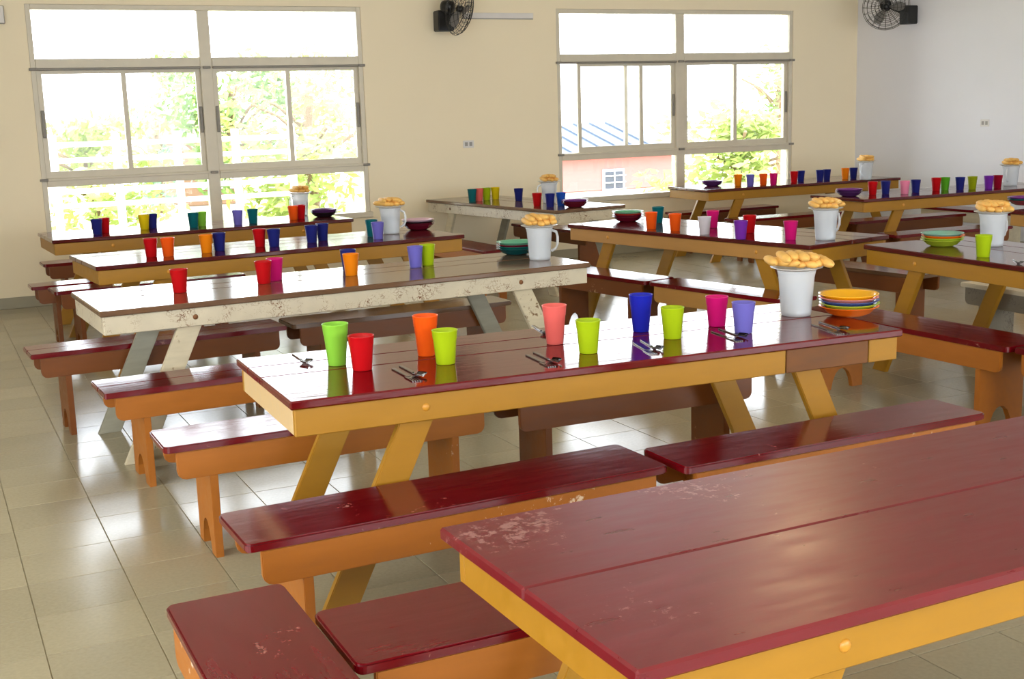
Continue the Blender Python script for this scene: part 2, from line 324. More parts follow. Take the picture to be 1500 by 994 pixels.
# ------------------------------------------------------------------ tables
T_W, T_H = 0.77, 0.75
def table(px_loc, ang, L, W, label, top='red_gloss', apron='yellow', end=None, legs=('yellow', 'yellow'), tilt=0.0, z=0.0, fr=(0, .24, .48, 1), patch=False, over=0.015, bolt='bolt'):
    """front-left corner of the top at px_loc, long axis along ang degrees, depth to the left of it"""
    t = thing('dining_table', label, 'table', (px_loc[0], px_loc[1], z), (0, math.radians(tilt), math.radians(ang)), 'long wooden dining tables')
    th = 0.028; zt = T_H-th; ah = 0.088; end = end or apron
    for a, b in zip(fr, fr[1:]):
        y1, y0 = W*(1-a)-.001, W*(1-b)+.001
        o = obj('plank', box_mesh('plank', -L/2, L/2, -(y1-y0)/2, (y1-y0)/2, -th/2, th/2, MAT[top], 0.005), t, (L/2, (y0+y1)/2, zt+th/2))
    k = 0.024
    def ap(x0, x1, y, mat, nm='apron', par=t):
        return obj(nm, box_mesh(nm, -(x1-x0)/2, (x1-x0)/2, -k/2, k/2, -ah/2, ah/2, MAT[mat], 0.003), par, ((x0+x1)/2, y, zt-ah/2-.0005))
    if patch:
        ap(over, L*.775, over+k/2, apron); ap(L*.777, L*.935, over+k/2, 'raw', 'repair_board'); ap(L*.937, L-over, over+k/2, apron)
    else: ap(over, L-over, over+k/2, apron)
    ap(over, L-over, W-over-k/2, apron)
    for x in (over+k/2, L-over-k/2):
        obj('end_apron', box_mesh('end_apron', -k/2, k/2, -(W-2*over-2*k)/2+.0005, (W-2*over-2*k)/2-.0005, -ah/2, ah/2, MAT[end], 0.003), t, (x, W/2, zt-ah/2-.0005))
    lz1 = zt-.004; bw = 0.115
    for side in (0, 1):
        for yy, mt in ((over+k+.001, legs[0]), (W-over-k-.031, legs[1])):
            xt, xb = 0.40, 0.06
            pts = [(xb, 0), (xb+bw, 0), (xt+bw, lz1), (xt, lz1)]
            if side: pts = [(L-x, zz) for x, zz in pts][::-1]
            obj('leg', prism_mesh('leg', pts, 'y', yy, yy+.03, MAT[mt], 0.003), t)
    bm = None
    for x in ((0.44,) if patch else (0.44, L-0.44)):
        for y, s in ((over, -1), (W-over, 1)):
            obj('bolt', BOLT if apron != 'white_old' else BOLT_DARK, t, (x, y, zt-ah*.5), (math.radians(90 if s < 0 else -90), 0, 0))
    return t
BOLT_DARK = lathe_mesh('bolt', [(0, 0.006), (0.008, 0.005), (0.0125, 0.002), (0.013, 0)], MAT['raw'], 12)
BOLT = lathe_mesh('bolt', [(0, 0.006), (0.008, 0.005), (0.0125, 0.002), (0.013, 0)], MAT['bolt'], 12)
table((0.915, 1.49), 0.5, 2.4, .77, 'foreground table with bare scuffed dark red top and bright yellow apron', 'red_front', fr=(0, .5, 1), over=0.03)
table((0.94, 3.51), -1.6, 2.37, .77, 'glossy dark red table with ten bright cups, cutlery and a repaired yellow apron', 'red_gloss', end='window_lit_end', tilt=0.45, z=0.008, patch=True)
table((0.70, 5.79), 2.6, 2.66, .79, 'table with scratched white apron and brown top, third row from the front', 'brown_top', 'white_old', legs=('white_leg', 'grey_leg'))
table((0.93, 7.66), 4.6, 2.53, .80, 'yellow-apron table crowded with navy cups between scratched white table and window table', 'maroon')
table((0.88, 9.66), 2.5, 2.40, .77, 'yellow-apron table standing closest to the left window', 'maroon')
# tables standing lengthwise: long axis runs towards the wall, so the "front" side is the left one
def table_y(far_left, ang, L, W, *a, **k):
    d = Vector((math.cos(math.radians(ang)), math.sin(math.radians(ang))))
    p = Vector(far_left)
    return table((p.x, p.y), ang, L, W, *a, **k)
table_y((4.36, 8.02), -79.5, 2.30, .77, 'tan-apron table with orange and purple cups in front of the right window', 'maroon', 'tan', end='yellow')
table_y((4.57, 11.35), -82, 2.2, .77, 'whitish table standing endwise against the wall between the two windows', 'brown_top', 'white_old', legs=('white_leg', 'grey_leg'))
table_y((5.05, 5.60), -94, 2.4, .77, 'yellow-apron table at the right edge with one lime cup and pitcher', 'maroon')
table((7.37, 8.17), -3.2, 2.4, .77, 'yellow-apron table with a long row of small cups near the right wall', 'maroon')
table((7.20, 10.25), -1.5, 2.5, .77, 'yellow-apron table farthest back under the right window', 'maroon')
table_y((7.37, 6.62), -93, 2.4, .77, 'table cut off by the right edge of the photo behind the bread', 'maroon')

# ------------------------------------------------------------------ benches
def bench(x, y, ang, L, W, label, seat='red_seat', rail='orange', leg=None, planks=1, z=0.0):
    """seat corner (x,y) is the near-left one, long axis along ang"""
    t = thing('bench', label, 'bench', (x, y, z), (0, 0, math.radians(ang)), 'wooden benches along the tables')
    H = 0.45; th = 0.026; leg = leg or rail
    if planks == 1:
        obj('seat', prism_mesh('seat', rounded(0, L, 0, W, 0.022), 'z', H-th, H, MAT[seat], 0.005), t)
    else:
        for a, b in ((0, W/2-.001), (W/2+.001, W)): obj('seat_plank', prism_mesh('seat_plank', rounded(0, L, a, b, 0.008, 2), 'z', H-th, H, MAT[seat], 0.004), t)
    rh = 0.105; rz1 = H-th-.0005; rz0 = rz1-rh; e = 0.045; k = 0.022
    r = 0.03; pts = [(e, rz1), (e, rz0+r)]+[(e+r-r*math.cos(a), rz0+r-r*math.sin(a)) for a in (math.radians(30), math.radians(60), math.radians(90))]
    pts += [(L-q[0], q[1]) for q in reversed(pts)]
    for y0 in (0.008, W-.008-k): obj('side_rail', prism_mesh('side_rail', pts, 'y', y0, y0+k, MAT[rail], 0.003), t)
    a0, a1 = 0.012, W-.012
    aw, ahh = W*0.24, 0.12
    prof = [(a0, 0), (W/2-aw, 0)]+[(W/2-aw*math.cos(math.radians(q)), ahh*math.sin(math.radians(q))) for q in (25, 50, 70, 90, 110, 130, 155)]+[(W/2+aw, 0), (a1, 0), (a1, rz0-.001), (a1-k-.0, rz0-.001), (a1-k, rz1-.001), (a0+k, rz1-.001), (a0+k, rz0-.001), (a0, rz0-.001)]
    for xx in (0.16, L-0.19): obj('leg', prism_mesh('leg', prof, 'x', xx, xx+.03, MAT[leg], 0.002), t)
    return t
bench(0.71, 3.19, 1.2, 1.40, .32, 'glossy red bench in front of the cup table, left of the pair')
bench(2.14, 3.17, 0, 1.33, .27, 'glossy red bench in front of the cup table, right of the pair')
bench(0.725, 1.30, 90, 1.58, .29, 'red bench standing crosswise at the left end of the foreground table', )
bench(0.735, 2.33, -0.5, 1.40, .33, 'red bench pushed behind the foreground table, touching the crosswise bench')
bench(0.70, 4.35, 0.5, 1.32, .29, 'pinkish faded bench end behind the cup table, nearest of the left bench ends')
bench(2.05, 4.28, -1.5, 1.22, .29, 'orange bench seen under the right half of the cup table', rail='brown')
bench(0.64, 5.39, 2.5, 1.40, .33, 'red and white gleaming bench in front of the scratched white table', planks=2)
bench(0.44, 6.555, 3, 1.36, .29, 'brown-railed bench behind the scratched white table, left of the pair', planks=2, rail='brown')
bench(1.83, 6.625, 1.5, 1.40, .29, 'brown-railed bench behind the scratched white table, right of the pair', seat='brown_top', rail='brown')
bench(0.80, 8.98, 4, 1.38, .29, 'bench with dark legs behind the navy-cup table', rail='brown')
bench(0.68, 9.36, 1.5, 1.38, .25, 'long brown bench just in front of the left window table', rail='brown')
bench(0.90, 10.84, 2, 1.38, .28, 'dark bench between the left window and its table', rail='brown')
def side_bench(s, L, label, **k):                  # along the left side of the tan-apron table
    d = Vector((math.cos(math.radians(-79.5)), math.sin(math.radians(-79.5)))); n = Vector((-d.y, d.x))
    p = Vector((4.36, 8.02))+d*s-n*.25
    return bench(p.x, p.y, -79.5, L, .28, label, **k)
# benches of the lengthwise tables (angle -80..-95: near-left corner of the seat is the far one)
side_bench(0.02, 1.10, 'bench with bright window gleam left of the orange cup table, far one', rail='brown')
side_bench(1.15, 1.20, 'bench with bright window gleam left of the orange cup table, near one', rail='tan')
bench(4.42, 5.42, -88, 1.44, .33, 'red bench meeting the right end of the cup table', rail='orange')
bench(4.49, 3.97, -88, 1.25, .36, 'red bench cut off at the right edge beside the lime cup table')
bench(5.70, 7.35, -83, 1.38, .29, 'pale bench between the orange cup table and the far right tables', seat='brown_top', rail='brown')
bench(5.86, 5.62, -93, 1.30, .29, 'weathered grey-white bench seen under the lime cup table', seat='white_leg', rail='weathered')
bench(7.50, 7.90, -3.5, 1.30, .28, 'bench in front of the long cup row table by the right wall', rail='brown')
bench(8.05, 9.05, -3.5, 1.38, .28, 'bench behind the long cup row table by the right wall', rail='brown')
bench(9.72, 9.95, -90, 1.30, .30, 'pale gleaming bench end close to the right wall', rail='white_leg')
bench(7.40, 9.99, -1, 1.38, .28, 'bench in front of the table under the right window', rail='brown')
bench(7.40, 11.08, 1, 1.38, .28, 'bench behind the table under the right window', rail='brown')
bench(5.50, 11.35, -84, 1.38, .28, 'dark bench right of the whitish endwise table', rail='brown')
bench(4.17, 10.60, -88, 1.38, .30, 'bench with pinkish worn seat left of the whitish endwise table')

# ------------------------------------------------------------------ cups, bowls, pitchers, bread, cutlery
CUPCOL = {'lime green': (150, 214, 70), 'lime': (182, 208, 26), 'red': (206, 18, 26), 'orange': (250, 100, 24), 'amber': (250, 146, 20), 'salmon': (244, 116, 108), 'blue': (36, 46, 190), 'navy': (38, 46, 130),
          'magenta': (222, 26, 124), 'lavender': (126, 118, 208), 'teal': (14, 112, 120), 'yellow': (240, 214, 24), 'pink': (246, 150, 182), 'purple': (128, 50, 176), 'white': (226, 220, 226), 'green': (96, 176, 40), 'olive': (160, 170, 20), 'dark red': (160, 16, 44), 'bright blue': (30, 90, 200)}
CUPMAT = {}
def cupmat(c):
    if c not in CUPMAT: CUPMAT[c] = plastic(c.replace(' ', '_')+'_plastic', CUPCOL[c])
    return CUPMAT[c]
def cup_mesh(c, tall):
    k = ('cup', c, tall)
    if k not in CACHE:
        h, rb, rtp = (0.145, 0.031, 0.045) if tall else (0.118, 0.033, 0.044)
        t = 0.002
        prof = [(0, 0.002), (rb-.004, 0.002), (rb-.002, 0), (rb, 0.002)]
        s = 0.72
        prof += [(rb+(rtp-rb)*s-.0008, h*s), (rb+(rtp-rb)*s+.0008, h*s+.003), (rtp, h-.004), (rtp+.0015, h-.002), (rtp+.001, h), (rtp-t, h-.001), (rb+(rtp-rb)*s-t, h*s), (rb-t, 0.006), (0, 0.006)]
        CACHE[k] = lathe_mesh('drinking_cup', prof, cupmat(c), 24)
    return CACHE[k]
ORD = ['leftmost', 'second', 'third', 'fourth', 'fifth', 'sixth', 'seventh', 'eighth', 'ninth', 'tenth', 'eleventh', 'twelfth', 'thirteenth']
TAKEN = []
def free_spot(p, r):
    d = Vector((p.x, p.y, 0)).normalized()
    for _ in range(60):
        if all((p.x-a)**2+(p.y-b)**2 > (r+c+.003)**2 for a, b, c in TAKEN): break
        p = p+d*0.01
    TAKEN.append((p.x, p.y, r)); return p
def cups(where, lst, z=T_H):
    lst = sorted(lst, key=lambda q: q[0])
    for i, (x, y, c, tall) in enumerate(lst):
        z = zt1((x, y)) if where == W1 else z
        p = free_spot(U((x, y), z), 0.047)
        o = 'leftmost' if i == 0 else ('rightmost' if i == len(lst)-1 else ORD[i]+' from the left')
        lab = '%s %s plastic cup, %s %s' % ('tall' if tall else 'short', c, o, where)
        obj('drinking_cup', cup_mesh(c, tall), None, (p.x, p.y, z), (0, 0, random.uniform(0, 6)), lab, 'cup', 'coloured plastic cups')
def lift(px, z0=T_H): return U(px, z0)
def bowl_mesh(c):
    k = ('bowl', c)
    if k not in CACHE:
        prof = [(0, 0.003), (0.052, 0.003), (0.055, 0), (0.060, 0.001), (0.085, 0.012), (0.106, 0.034), (0.120, 0.039), (0.1205, 0.041), (0.104, 0.0385), (0.083, 0.016), (0.056, 0.006), (0, 0.006)]
        CACHE[k] = lathe_mesh('soup_bowl', prof, c, 32)
    return CACHE[k]
BOWLCOL = {'orange': (244, 110, 20), 'lime': (176, 196, 50), 'blue': (70, 84, 150), 'pink': (226, 140, 130), 'yellow': (252, 186, 22), 'teal': (20, 110, 100), 'maroon': (120, 20, 44), 'plum': (96, 50, 110), 'black': (44, 34, 40), 'pale pink': (226, 190, 205), 'mint': (110, 186, 150), 'red': (190, 40, 36), 'purple': (126, 56, 140), 'aqua': (130, 186, 170), 'dark teal': (16, 84, 84)}
BM = {k: plastic(k.replace(' ', '_')+'_bowl_plastic', v, 0.12, 0.25) for k, v in BOWLCOL.items()}
def bowls(where, px, cols, z=T_H):
    p = U(px, z); n = len(cols); TAKEN.append((p.x, p.y, 0.122))
    for i, c in enumerate(cols):
        pos = 'bottom' if i == 0 else ('top' if i == n-1 else ORD[i]+' from bottom')
        obj('soup_bowl', bowl_mesh(BM[c]), None, (p.x+random.uniform(-.003, .003), p.y+random.uniform(-.003, .003), z+.0125*i), (0, 0, 0), '%s soup bowl, %s of the stack %s' % (c, pos, where), 'bowl', 'stacked soup bowls')
PH = 0.188
def pitcher_mesh():
    if 'pit' not in CACHE:
        prof = [(0, 0.004), (0.052, 0.004), (0.056, 0), (0.060, 0.004), (0.062, 0.02), (0.072, PH-.03), (0.076, PH-.012), (0.079, PH), (0.0765, PH), (0.0735, PH-.013), (0.0695, PH-.03), (0.0595, 0.02), (0.056, 0.009), (0, 0.009)]
        CACHE['pit'] = lathe_mesh('body', prof, MAT['frost'], 32)
        bm = bmesh.new(); tube(bm, [(0.070, 0, .045), (0.098, 0, .06), (0.108, 0, .085), (0.110, 0, .125), (0.102, 0, .155), (0.072, 0, .168)], 0.008, 8)
        CACHE['pith'] = to_mesh(bm, 'handle', MAT['frost'], True)
        CACHE['pitw'] = lathe_mesh('water', [(0, 0.0095), (0.055, 0.0095), (0.0585, 0.02), (0.0655, .13), (0, .13)], MAT['water'], 24)
    return CACHE['pit'], CACHE['pith'], CACHE['pitw']
def roll_mesh(v):
    k = ('roll', v)
    if k not in CACHE:
        bm = bmesh.new(); rnd = random.Random(v)
        n, s = 9, 10; Lh, w, h = 0.066+.012*rnd.random(), 0.023, 0.019; rings = []
        for i in range(n):
            t = -1+2*i/(n-1); rr = math.sqrt(max(0.0, 1-abs(t)**2.6)); rr = max(rr, 0.05)
            notch = 1-0.10*(1 if i % 2 else 0)
            rings.append([bm.verts.new((t*Lh, w*rr*math.cos(2*math.pi*q/s), h+h*rr*math.sin(2*math.pi*q/s)*(notch if math.sin(2*math.pi*q/s) > .3 else 1))) for q in range(s)])
        for A, B in zip(rings, rings[1:]):
            for q in range(s): bm.faces.new((A[q], A[(q+1) % s], B[(q+1) % s], B[q]))
        bm.faces.new(rings[0][::-1]); bm.faces.new(rings[-1])
        CACHE[k] = to_mesh(bm, 'bread_roll', MAT['bread'], True)
    return CACHE[k]
TRAY = lathe_mesh('bread_plate', [(0, 0), (0.075, 0), (0.105, 0.010), (0.106, 0.012), (0.074, 0.003), (0, 0.003)], MAT['tray'], 28)
def pitcher(where, px, z=T_H, handle=-20, rolls=9):
    p = U(px, z)
    TAKEN.append((p.x, p.y, 0.08))
    t = thing('water_pitcher', 'frosted plastic water pitcher topped with bread %s' % where, 'pitcher', (p.x, p.y, z), (0, 0, math.radians(handle)), 'water pitchers')
    b_, h_, w_ = pitcher_mesh(); obj('body', b_, t); obj('handle', h_, t); obj('water', w_, t)
    obj('bread_plate', TRAY, None, (p.x, p.y, z+PH+.0003), (0, 0, 0), 'clear plate under the bread on the pitcher %s' % where, 'plate', 'bread plates')
    zz = z+PH+.0045
    rnd = random.Random(int(px[0]))
    lower = (rolls+1)//2+ (1 if rolls > 9 else 0); upper = rolls-lower
    view = math.atan2(p.y, p.x); ax = Vector((math.cos(view-math.pi/2), math.sin(view-math.pi/2), 0)); ay = Vector((math.cos(view), math.sin(view), 0))
    for layer, n in (('lower', lower), ('upper', upper)):
        for i in range(n):
            t = (i-(n-1)/2); off = ax*(t*.035)+ay*rnd.uniform(-.012, .012)
            q = p+off; zr = zz+.004+abs(t)*.003 if layer == 'lower' else zz+.036-abs(t)*.004
            where_ = 'leftmost' if i == 0 else ('rightmost' if i == n-1 else ORD[i]+' from left')
            obj('bread_roll', roll_mesh(i % 4), None, (q.x, q.y, zr), (rnd.uniform(-.1, .1), rnd.uniform(-.15, .05), view+rnd.uniform(.25, .75)), 'bread roll, %s of %s layer, pitcher %s' % (where_, layer, where), 'bread', 'bread rolls on the pitcher %s' % where)
W1 = 'on the ten-cup red table'; W2 = 'on the scratched white table'; W3 = 'on the navy-cup table'; W4 = 'on the table under the left window'
W5 = 'on the whitish endwise table'; W6 = 'on the tan-apron table'; W7 = 'on the one-cup table'; W8 = 'on the table by the right wall'; W9 = 'on the table under the right window'
def zt1(px):
    p = U(px, 0.75); return 0.758-(p.x-0.94)*math.sin(math.radians(0.45))+.0004
bowls(W1, (1243, 461), ['orange', 'lime', 'blue', 'pink', 'yellow'], zt1((1243, 461)))
bowls(W2, (757, 372), ['dark teal', 'teal', 'maroon', 'mint'])
bowls(W3, (613, 336), ['maroon', 'maroon', 'black', 'pale pink'])
bowls(W4, (475, 317), ['black', 'plum', 'plum'])
bowls(W5, (842, 303), ['maroon', 'maroon', 'purple'])
bowls(W6, (920, 324), ['maroon', 'maroon', 'red', 'mint'])
bowls(W7, (1380, 360), ['lime', 'lime', 'orange', 'aqua'])
bowls(W8, (1244, 287), ['plum', 'plum', 'purple'])
bowls(W9, (1043, 272), ['plum', 'plum'])
bowls('on the cut-off right table', (1499, 300), ['maroon', 'teal', 'purple'])
pitcher(W1, (1166, 461), zt1((1166, 461)), 50, 11)
pitcher(W2, (791, 380), handle=-10)
pitcher(W3, (573, 342), handle=-30)
pitcher(W4, (441, 315), handle=200, rolls=7)
pitcher(W5, (805, 297), handle=150, rolls=7)
pitcher(W6, (1209, 351), handle=0)
pitcher(W7, (1453, 360), handle=0)
pitcher(W8, (1480, 272), handle=200, rolls=7)
pitcher(W9, (1268, 263), handle=200, rolls=7)
cups(W1, [(494, 534, 'lime green', 1), (531, 541, 'red', 0), (625, 520, 'orange', 1), (653, 532, 'lime', 0), (813, 503, 'salmon', 1), (862, 516, 'lime', 0), (939, 485, 'blue', 1), (985, 495, 'lime', 0), (1050, 477, 'magenta', 0), (1089, 487, 'lavender', 0)])
cups(W2, [(264, 428, 'red', 0), (387, 415, 'red', 0), (404, 410, 'magenta', 0), (515, 403, 'amber', 0), (511, 396, 'navy', 0), (609, 391, 'lavender', 0), (627, 388, 'lime', 0)])
cups(W3, [(222, 376, 'red', 0), (247, 375, 'orange', 0), (303, 370, 'amber', 0), (322, 367, 'navy', 0), (381, 361, 'red', 0), (402, 361, 'navy', 0), (457, 355, 'navy', 0), (473, 352, 'navy', 0), (545, 346, 'teal', 0), (554, 350, 'lavender', 0)])
cups(W4, [(143, 343, 'navy', 0), (154, 341, 'red', 0), (212, 336, 'yellow', 0), (224, 336, 'navy', 0), (284, 333, 'teal', 0), (296, 331, 'lime green', 0), (349, 329, 'lavender', 0), (371, 327, 'teal', 0), (430, 322, 'orange', 0), (441, 321, 'red', 0)])
cups(W5, [(692, 295, 'teal', 0), (702, 294, 'salmon', 0), (713, 293, 'lime', 0), (726, 292, 'yellow', 0), (760, 294, 'navy', 0), (787, 302, 'red', 0), (806, 303, 'navy', 0), (822, 301, 'bright blue', 0)])
cups(W6, [(954, 335, 'orange', 0), (964, 326, 'teal', 0), (989, 338, 'orange', 0), (1032, 343, 'white', 0), (1044, 333, 'magenta', 0), (1085, 350, 'purple', 0), (1098, 341, 'red', 0), (1158, 351, 'magenta', 0)])
pq = U((1440, 376), T_H)
obj('drinking_cup', cup_mesh('lime', 0), None, (pq.x, pq.y, T_H), (0, 0, 0), 'lone lime cup in front of the pitcher at the right edge', 'cup', 'coloured plastic cups')
cups(W8, [(1278, 285, 'red', 0), (1297, 284, 'navy', 0), (1325, 284, 'pink', 0), (1341, 282, 'navy', 0), (1371, 279, 'red', 0), (1384, 279, 'green', 0), (1406, 278, 'navy', 0), (1424, 277, 'olive', 0), (1448, 276, 'purple', 0), (1461, 275, 'dark red', 0)])
cups(W9, [(1081, 272, 'amber', 0), (1099, 272, 'lavender', 0), (1118, 271, 'orange', 0), (1133, 270, 'magenta', 0), (1163, 267, 'red', 0), (1173, 266, 'navy', 0), (1201, 265, 'navy', 0), (1211, 264, 'navy', 0), (1238, 262, 'amber', 0), (1250, 262, 'navy', 0)])
# cutlery on the cup table
def spoon_meshes():
    bm = bmesh.new()
    n = 10; rows = []
    for i in range(n+1):                                   # bowl, a shallow dish
        t = i/n; x = 0.055*(1-t)*1.0; w = 0.019*math.sin(math.pi*min(max(t*0.93+.05, 0), 1))**0.6
        row = []
        for k in range(5):
            s = -1+k/2; row.append(bm.verts.new((0.115+0.055*t, s*w, 0.003+0.006*(s*s)+0.002*t)))
        rows.append(row)
    for A, B in zip(rows, rows[1:]):
        for k in range(4): bm.faces.new((A[k], A[k+1], B[k+1], B[k]))
    r = bmesh.ops.solidify(bm, geom=list(bm.faces), thickness=0.0015)
    return to_mesh(bm, 'spoon_head', MAT['steel'], True)
SPOON_HEAD = spoon_meshes()
SPOON_HANDLE = box_mesh('handle', 0, 0.118, -.0055, .0055, 0.0005, 0.0045, MAT['steel'], 0.0012)
def fork_head():
    bm = bmesh.new(); add_box(bm, 0.113, 0.135, -.011, .011, .001, .0035)
    for k in range(4): y = -.0095+k*.0063; add_box(bm, 0.135, 0.172, y-.0014, y+.0014, .001, .0035)
    return to_mesh(bm, 'fork_head', MAT['steel'])
FORK_HEAD = fork_head()
def cutlery(kind, a, b, desc, z=None):
    z = z or zt1(a)-.001
    p, q = U(a, z), U(b, z); ang = math.atan2(q.y-p.y, q.x-p.x)
    t = thing(kind, desc, kind, (p.x, p.y, z), (0, 0, ang), 'cutlery on the cup table')
    t.scale = (1.3, 1.3, 1.3)
    obj('handle', SPOON_HANDLE, t); obj(kind+'_head', SPOON_HEAD if kind == 'spoon' else FORK_HEAD, t)
cutlery('spoon', (430, 519), (462, 541), 'dark spoon lying alone left of the lime green cup')
for (ax, ay), (bx, by), nm in (((576, 541), (614, 561), 'in front of the orange cup'), ((772, 521), (815, 541), 'left of the middle lime cup'), ((929, 503), (968, 526), 'in front of the blue cup'), ((1043, 486), (1098, 506), 'in front of the magenta and lavender cups'), ((1190, 476), (1246, 495), 'in front of the stacked bowls')):
    cutlery('fork', (ax, ay), (bx, by), 'steel fork lying %s' % nm)
    cutlery('spoon', (ax+11, ay-4), (bx+11, by-4), 'steel spoon lying beside the fork %s' % nm)
cutlery('spoon', (781, 478), (803, 491), 'dark spoon at the back edge behind the salmon cup')
cutlery('spoon', (1485, 380), (1499, 391), 'dark spoon beside the lone lime cup at the right edge', T_H)

# ------------------------------------------------------------------ wall fittings
def fan(label, centre, face, mount, R=0.255):
    """wall fan: cage centred at centre looking along face; mount is the bracket point on the wall"""
    c = Vector(centre); n = Vector(face).normalized()
    rot = n.to_track_quat('Z', 'Y').to_euler()
    t = thing('wall_fan', label, 'fan', c, rot, 'black wall fans')
    def wires(zs, rs, name):
        bm = bmesh.new()
        for r, z in zip(rs, zs): tube(bm, [(r*math.cos(2*math.pi*k/32), r*math.sin(2*math.pi*k/32), z) for k in range(32)], 0.0028, 5, True)
        for k in range(20):
            a = 2*math.pi*k/20; tube(bm, [(r*math.cos(a), r*math.sin(a), z) for r, z in zip(rs, zs)], 0.0018, 4)
        return obj(name, to_mesh(bm, name, MAT['black'], True), t)
    rs = [.04, .08, .12, .16, .205, .24, R]
    wires([.085, .083, .078, .068, .048, .025, 0], rs, 'front_cage')
    wires([-.085, -.083, -.078, -.066, -.045, -.022, -.004], rs, 'rear_cage')
    for k in range(3):
        bm = bmesh.new(); a0 = 2*math.pi*k/3; vs = []
        for i in range(6):
            r = 0.03+0.17*i/5; w = 0.05+0.28*math.sin(math.pi*(.15+.75*i/5))
            vs.append([bm.verts.new((r*math.cos(a0+s*w*1.3), r*math.sin(a0+s*w*1.3), s*.02)) for s in (-1, 0, 1)])
        for A, B in zip(vs, vs[1:]):
            for q in range(2): bm.faces.new((A[q], A[q+1], B[q+1], B[q]))
        bmesh.ops.solidify(bm, geom=list(bm.faces), thickness=0.003)
        obj('blade', to_mesh(bm, 'blade', MAT['grey'], True), t)
    obj('hub', lathe_mesh('hub', [(0, .04), (.025, .037), (.034, .02), (.036, -.02), (0, -.02)], MAT['black'], 16), t)
    obj('motor', lathe_mesh('motor', [(0, -.07), (.045, -.07), (.062, -.085), (.065, -.16), (.05, -.19), (0, -.2)], MAT['black'], 20), t)
    inv = Matrix.LocRotScale(c, rot, None).inverted()
    m_l = inv @ Vector(mount); bm = bmesh.new(); tube(bm, [(0, 0, -.15), m_l*0.6+Vector((0, 0, -.12))*.4, m_l], 0.022, 10)
    obj('arm', to_mesh(bm, 'arm', MAT['black'], True), t)
    return t, inv
def bracket(t, inv, mount, size):
    x, y, z = mount; sx, sy, sz = size
    bm = bmesh.new(); add_box(bm, x-sx, x+sx, y-sy, y+sy, z-sz, z+sz); bmesh.ops.bevel(bm, geom=list(bm.edges), offset=.008, segments=2, affect='EDGES'); bm.transform(inv)
    obj('wall_bracket', to_mesh(bm, 'wall_bracket', MAT['black']), t)
p1 = onY((650, 31), BACK-.07); c1 = onY((673, 13), BACK-.30)
t, inv = fan('black wall fan between the two windows', c1, (0.62, -0.75, -0.22), p1); bracket(t, inv, p1, (.085, .068, .10))
p2 = onX((1331, 22), RIGHT-.07); c2 = onX((1298, 10), RIGHT-.30)
t, inv = fan('black wall fan high on the right wall', c2, (-0.62, -0.72, -0.2), p2); bracket(t, inv, p2, (.068, .075, .10))
a, b = onY((697, 24), BACK), onY((780, 25), BACK)
cond = thing('cable_duct', 'thin grey cable duct running right from the wall fan', 'cable duct', (0, 0, 0))
obj('duct_base', box_mesh('duct_base', a.x-.15, b.x, BACK-.014, BACK-.0005, a.z-.028, a.z+.028, MAT['grey'], .002), cond)
obj('duct_cover', box_mesh('duct_cover', a.x-.148, b.x-.002, BACK-.026, BACK-.0145, a.z-.02, a.z+.034, MAT['outlet'], .003), cond)
def outlet(label, p, axis):
    t = thing('wall_outlet', label, 'outlet', p, (0, 0, 0 if axis == 'y' else math.radians(90)))
    s = -1 if axis == 'y' else 1
    obj('cover_plate', box_mesh('cover_plate', -.06, .06, -.006 if s < 0 else -.0, .0 if s < 0 else .006, -.038, .038, MAT['outlet'], .002), t)
    for x in (-.025, .025): obj('socket', box_mesh('socket', x-.016, x+.016, -.009 if s < 0 else .006, -.006 if s < 0 else .009, -.02, .02, MAT['grey'], .001), t)
q = onY((686, 211), BACK); outlet('white wall outlet between the windows', (q.x, BACK-.0005, q.z), 'y')
q = onX((1443, 180), RIGHT); outlet('white wall outlet on the right wall', (RIGHT-.0005, q.y, q.z), 'x')
q = onY((0, 22), BACK); gb = thing('junction_box', 'grey box on the wall at the left edge, level with the window top', 'box', (q.x-.03, BACK-.0005, q.z))
obj('housing', box_mesh('housing', -.06, .06, -.05, 0, -.075, .075, MAT['grey'], .004), gb); obj('lid', box_mesh('lid', -.055, .055, -.056, -.0505, -.07, .07, MAT['outlet'], .003), gb)
# warm lamp on the ceiling
cl = thing('ceiling_lamp', 'round warm ceiling lamp above the tables', 'lamp', (5.4, 6.6, CEIL))
obj('rose', lathe_mesh('rose', [(0, 0), (.12, 0), (.12, -.02), (0, -.025)], MAT['outlet'], 24), cl)
m, nt, b = nodes('lamp_glow'); b.inputs['Emission Color'].default_value = (1, .72, .4, 1); b.inputs['Emission Strength'].default_value = 40; b.inputs['Base Color'].default_value = (.9, .85, .75, 1)
obj('globe', lathe_mesh('globe', [(.10, -.0255), (.16, -.07), (.15, -.13), (.09, -.17), (0, -.18)], m, 24), cl)

